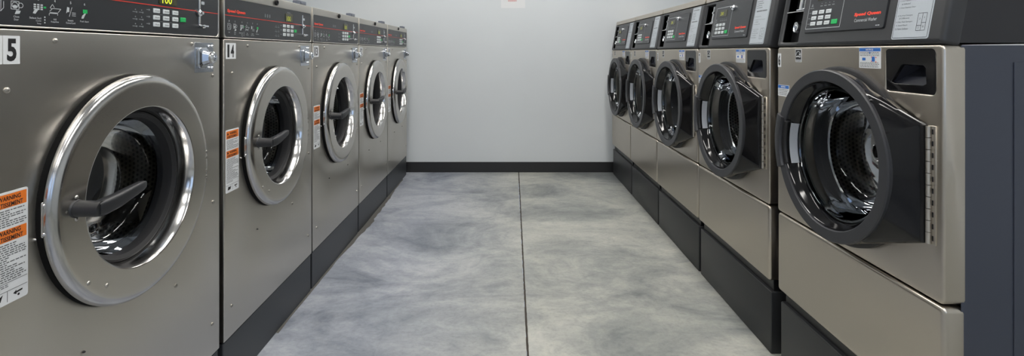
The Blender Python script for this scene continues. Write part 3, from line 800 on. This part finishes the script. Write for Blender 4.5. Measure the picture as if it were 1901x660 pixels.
    q = bmesh.new()
    for i in range(4): merge(q, flat(circ(.216+i*.018, 1.2225, .0016, 10), y)); line(q, .2105+i*.018, 1.215, .2215+i*.018, 1.215, .0025, y)
    merge(q, flat([(.166, 1.216), (.171, 1.226), (.176, 1.216)], y)); line(q, .161, 1.211, .181, 1.211, .002, y)
    for j in range(3): line(q, .162, 1.1965-j*.017, .168, 1.1965-j*.017, .0025, y); merge(q, flatring(.171, 1.1965-j*.017, .0018, .0009, y, 10))
    fin('indicator', q, M['print_dim'], cp, mx=mx)
    nm = (('Cold', 'Warm', 'Hot'), ('Light', 'Perm', 'Normal'), ('Bulky', 'Heavy', 'Extra'))
    for j in range(3):
        for i in range(3):
            x, z = .1895+i*.033, 1.1965-j*.017
            kk = box(x-.0115, y-.0018, z-.0058, x+.0115, y+.001, z+.0058, .0012)
            merge(kk, text(nm[j][i], x-.007, z-.0018, x+.007, z+.0022, y-.0020), 1)
            fin('key', kk, [M['key'], M['ink']], cp, mx=mx)
    kk = box(.276, y-.0018, 1.1565, .301, y+.001, 1.1705, .0012); fin('start_key', kk, M['green'], cp, mx=mx, label='green start key')
    lk = lathe([(.011, y), (.011, y-.005), (.0085, y-.008), (.004, y-.008), (.0035, y-.016), (0, y-.016)], .328, 1.262, 24)
    fin('lock', lk, M['chrome'], cp, mx=mx, smooth=True)
    fin('lettering', text('Speed Queen', .367, 1.1700, .463, 1.1815, y, bold=.05, shear=.10), M['redtxt'], cp, mx=mx)
    fin('lettering', text('Commercial Washer', .371, 1.1565, .453, 1.1655, y, bold=.006), M['print'], cp, mx=mx)
    fin('lettering', bars(.452, 1.1425, .466, 1.1455, 1, y, 3, .7, 0), M['print'], cp, mx=mx)
    # grey instruction label
    il = fin('instruction_label', plate([rr(.508, 1.1065, .6135, 1.305, .005)], -.0009, .001, .0003), M['grey_label'], t, mx=mx)
    y = -.0012
    q = bmesh.new()
    o_ = rr(.5115, 1.110, .610, 1.3015, .003, 3)
    for p, r_ in zip(o_, o_[1:]+o_[:1]): line(q, *p, *r_, .0010, y)
    X0, X1, XM = .5765, .6005, .5890
    for s in ((X0, 1.1255, X1, 1.1255), (X0, 1.1650, X1, 1.1650), (X0, 1.1255, X0, 1.1650), (X1, 1.1255, X1, 1.1650), (XM, 1.1255, XM, 1.1650), (X0, 1.1370, XM, 1.1370), (XM, 1.1430, X1, 1.1430)): line(q, *s, .0009, y)
    fin('diagram', q, M['ink'], il, mx=mx)
    q = bmesh.new()
    def tl(s, x, z, h=.0042, w=None, b_=.0): merge(q, text(s, x, z, x + (w or len(s)*.00205), z+h, y, bold=b_))
    z = 1.2865; 
    merge(q, bars(.523, z, .598, z+.0055, 1, y, 3, .8, 0))
    rows = [('1. Load Washer', 1.274), ('2. Close Door', 1.266), ('3. Select Cycle', 1.258), ('4. Add Money', 1.250), ('5. Press Start', 1.242)]
    for k, (s, z) in enumerate(rows): merge(q, bars(.517, z, .517+len(s)*.0032, z+.004, 1, y, k, .6, .1))
    merge(q, bars(.523, 1.228, .598, 1.234, 1, y, 5, .8, 0))
    for s, z in (('1. Open Dispenser Door', 1.2080), ('2. Load Supplies in Proper Compartment', 1.1960), ('    as Indicated', 1.1885), ('3. Close Dispenser Door', 1.1790), ('A. Pre-Wash Detergent', 1.1600), ('    (If Different)', 1.1535), ('B. Main Wash Detergent', 1.1450), ('C. Liquid Bleach', 1.1370), ('D. Fabric Softener', 1.1290)):
        tl(s.strip(), .5165 + (.006 if s[0] == ' ' else 0), z, .0045, w=len(s.strip())*.0021)
    for s, x, z in (('D', .5815, 1.1500), ('A', .5935, 1.1525), ('C', .5815, 1.1290), ('B', .5935, 1.1320)): merge(q, text(s, x, z, x+.0028, z+.0045, y))
    fin('lettering', q, M['ink_soft'], il, mx=mx)
    return t

R0 = make_right()
rstart = (1.71, 2.415, 3.080, 3.740, 4.400)
rights = []
for i, z in enumerate(rstart):
    o = R0 if i == 0 else copy_tree(R0)
    o.location = (XRF, z, 0); rights.append(o)
for o, l, s in zip(rights, (
    'black-doored front-load washer nearest the viewer, wearing the number 6 sticker, navy side visible',
    'black-doored front-load washer second from the viewer, beside number 6 in the right row',
    'black-doored front-load washer standing in the middle of the right row of five',
    'black-doored front-load washer second from the back wall in the right row',
    'black-doored front-load washer at the far end of the right row, beside the back wall'), '6789X'):
    o['label'] = l; o['group'] = 'black-doored washers in the right row'
    if s == 'X':
        st = fin('number_sticker', plate([rr(.003, 1.026, .0225, 1.072, .0006, 1)], -.0007, .0004), M['white'], o)
        fin('lettering', text('10', .0055, 1.031, .020, 1.067, -.0010, bold=.03), M['ink'], st)
    else: number_sticker(o, s, .003, 1.026, .0225, 1.072, 0, .0070, .0185)
where = ('under washer number 6 in the right row', 'under the second washer from the viewer, right row', 'under the middle washer of the right row', 'under the right-row washer second from the back wall', 'under the far-end washer of the right row')
for i, z0 in enumerate(rstart):
    b = box(.004, .009, 0, WR-.004, .68, .2215, .004, 3)
    o = fin('plinth', b, M['base'], smooth=True); o.location = (XRF, z0, 0); o.rotation_euler = (0, 0, -PI/2)
    tag(o, 'tall black steel plinth %s' % where[i], 'plinth', 'plinths under the right row')

# paper notice on the back wall, high over the aisle
nt = empty('paper_notice', (.056, YF, 1.473), 0, 'white paper notice with small red print taped on the back wall', 'notice')
fin('paper', box(-.108, -.0012, 0, .108, 0, .28, 0), mat('paper', (.64, .65, .66), .6), nt)
fin('lettering', bars(-.045, .058, .035, .078, 2, -.0016, 12, .5, .1), mat('faded_red', (.55, .10, .10), .6), nt)
fin('lettering', bars(-.08, .12, .08, .25, 8, -.0016, 15, .5, .3), M['ink_soft'], nt)

# ------------------------------------------------------------------ camera, world, view
cam = bpy.data.cameras.new('camera'); co = bpy.data.objects.new('camera', cam); COL.objects.link(co)
cam.sensor_fit = 'HORIZONTAL'; cam.sensor_width = 36; cam.lens = 920/1901*36
cam.shift_x = (950.5-941)/1901; cam.shift_y = -(330-97)/1901
cam.clip_start = .01
co.location = (0, 0, 1.076); co.rotation_euler = (PI/2, 0, 0)
S.camera = co
w = bpy.data.worlds.new('world'); S.world = w; w.use_nodes = True
bg = w.node_tree.nodes['Background']; bg.inputs[0].default_value = (.55, .70, 1.0, 1); bg.inputs[1].default_value = 1.3
vs = S.view_settings; vs.view_transform = 'Standard'; vs.look = 'None'; vs.exposure = .45; vs.gamma = 1; vs.use_curve_mapping = False
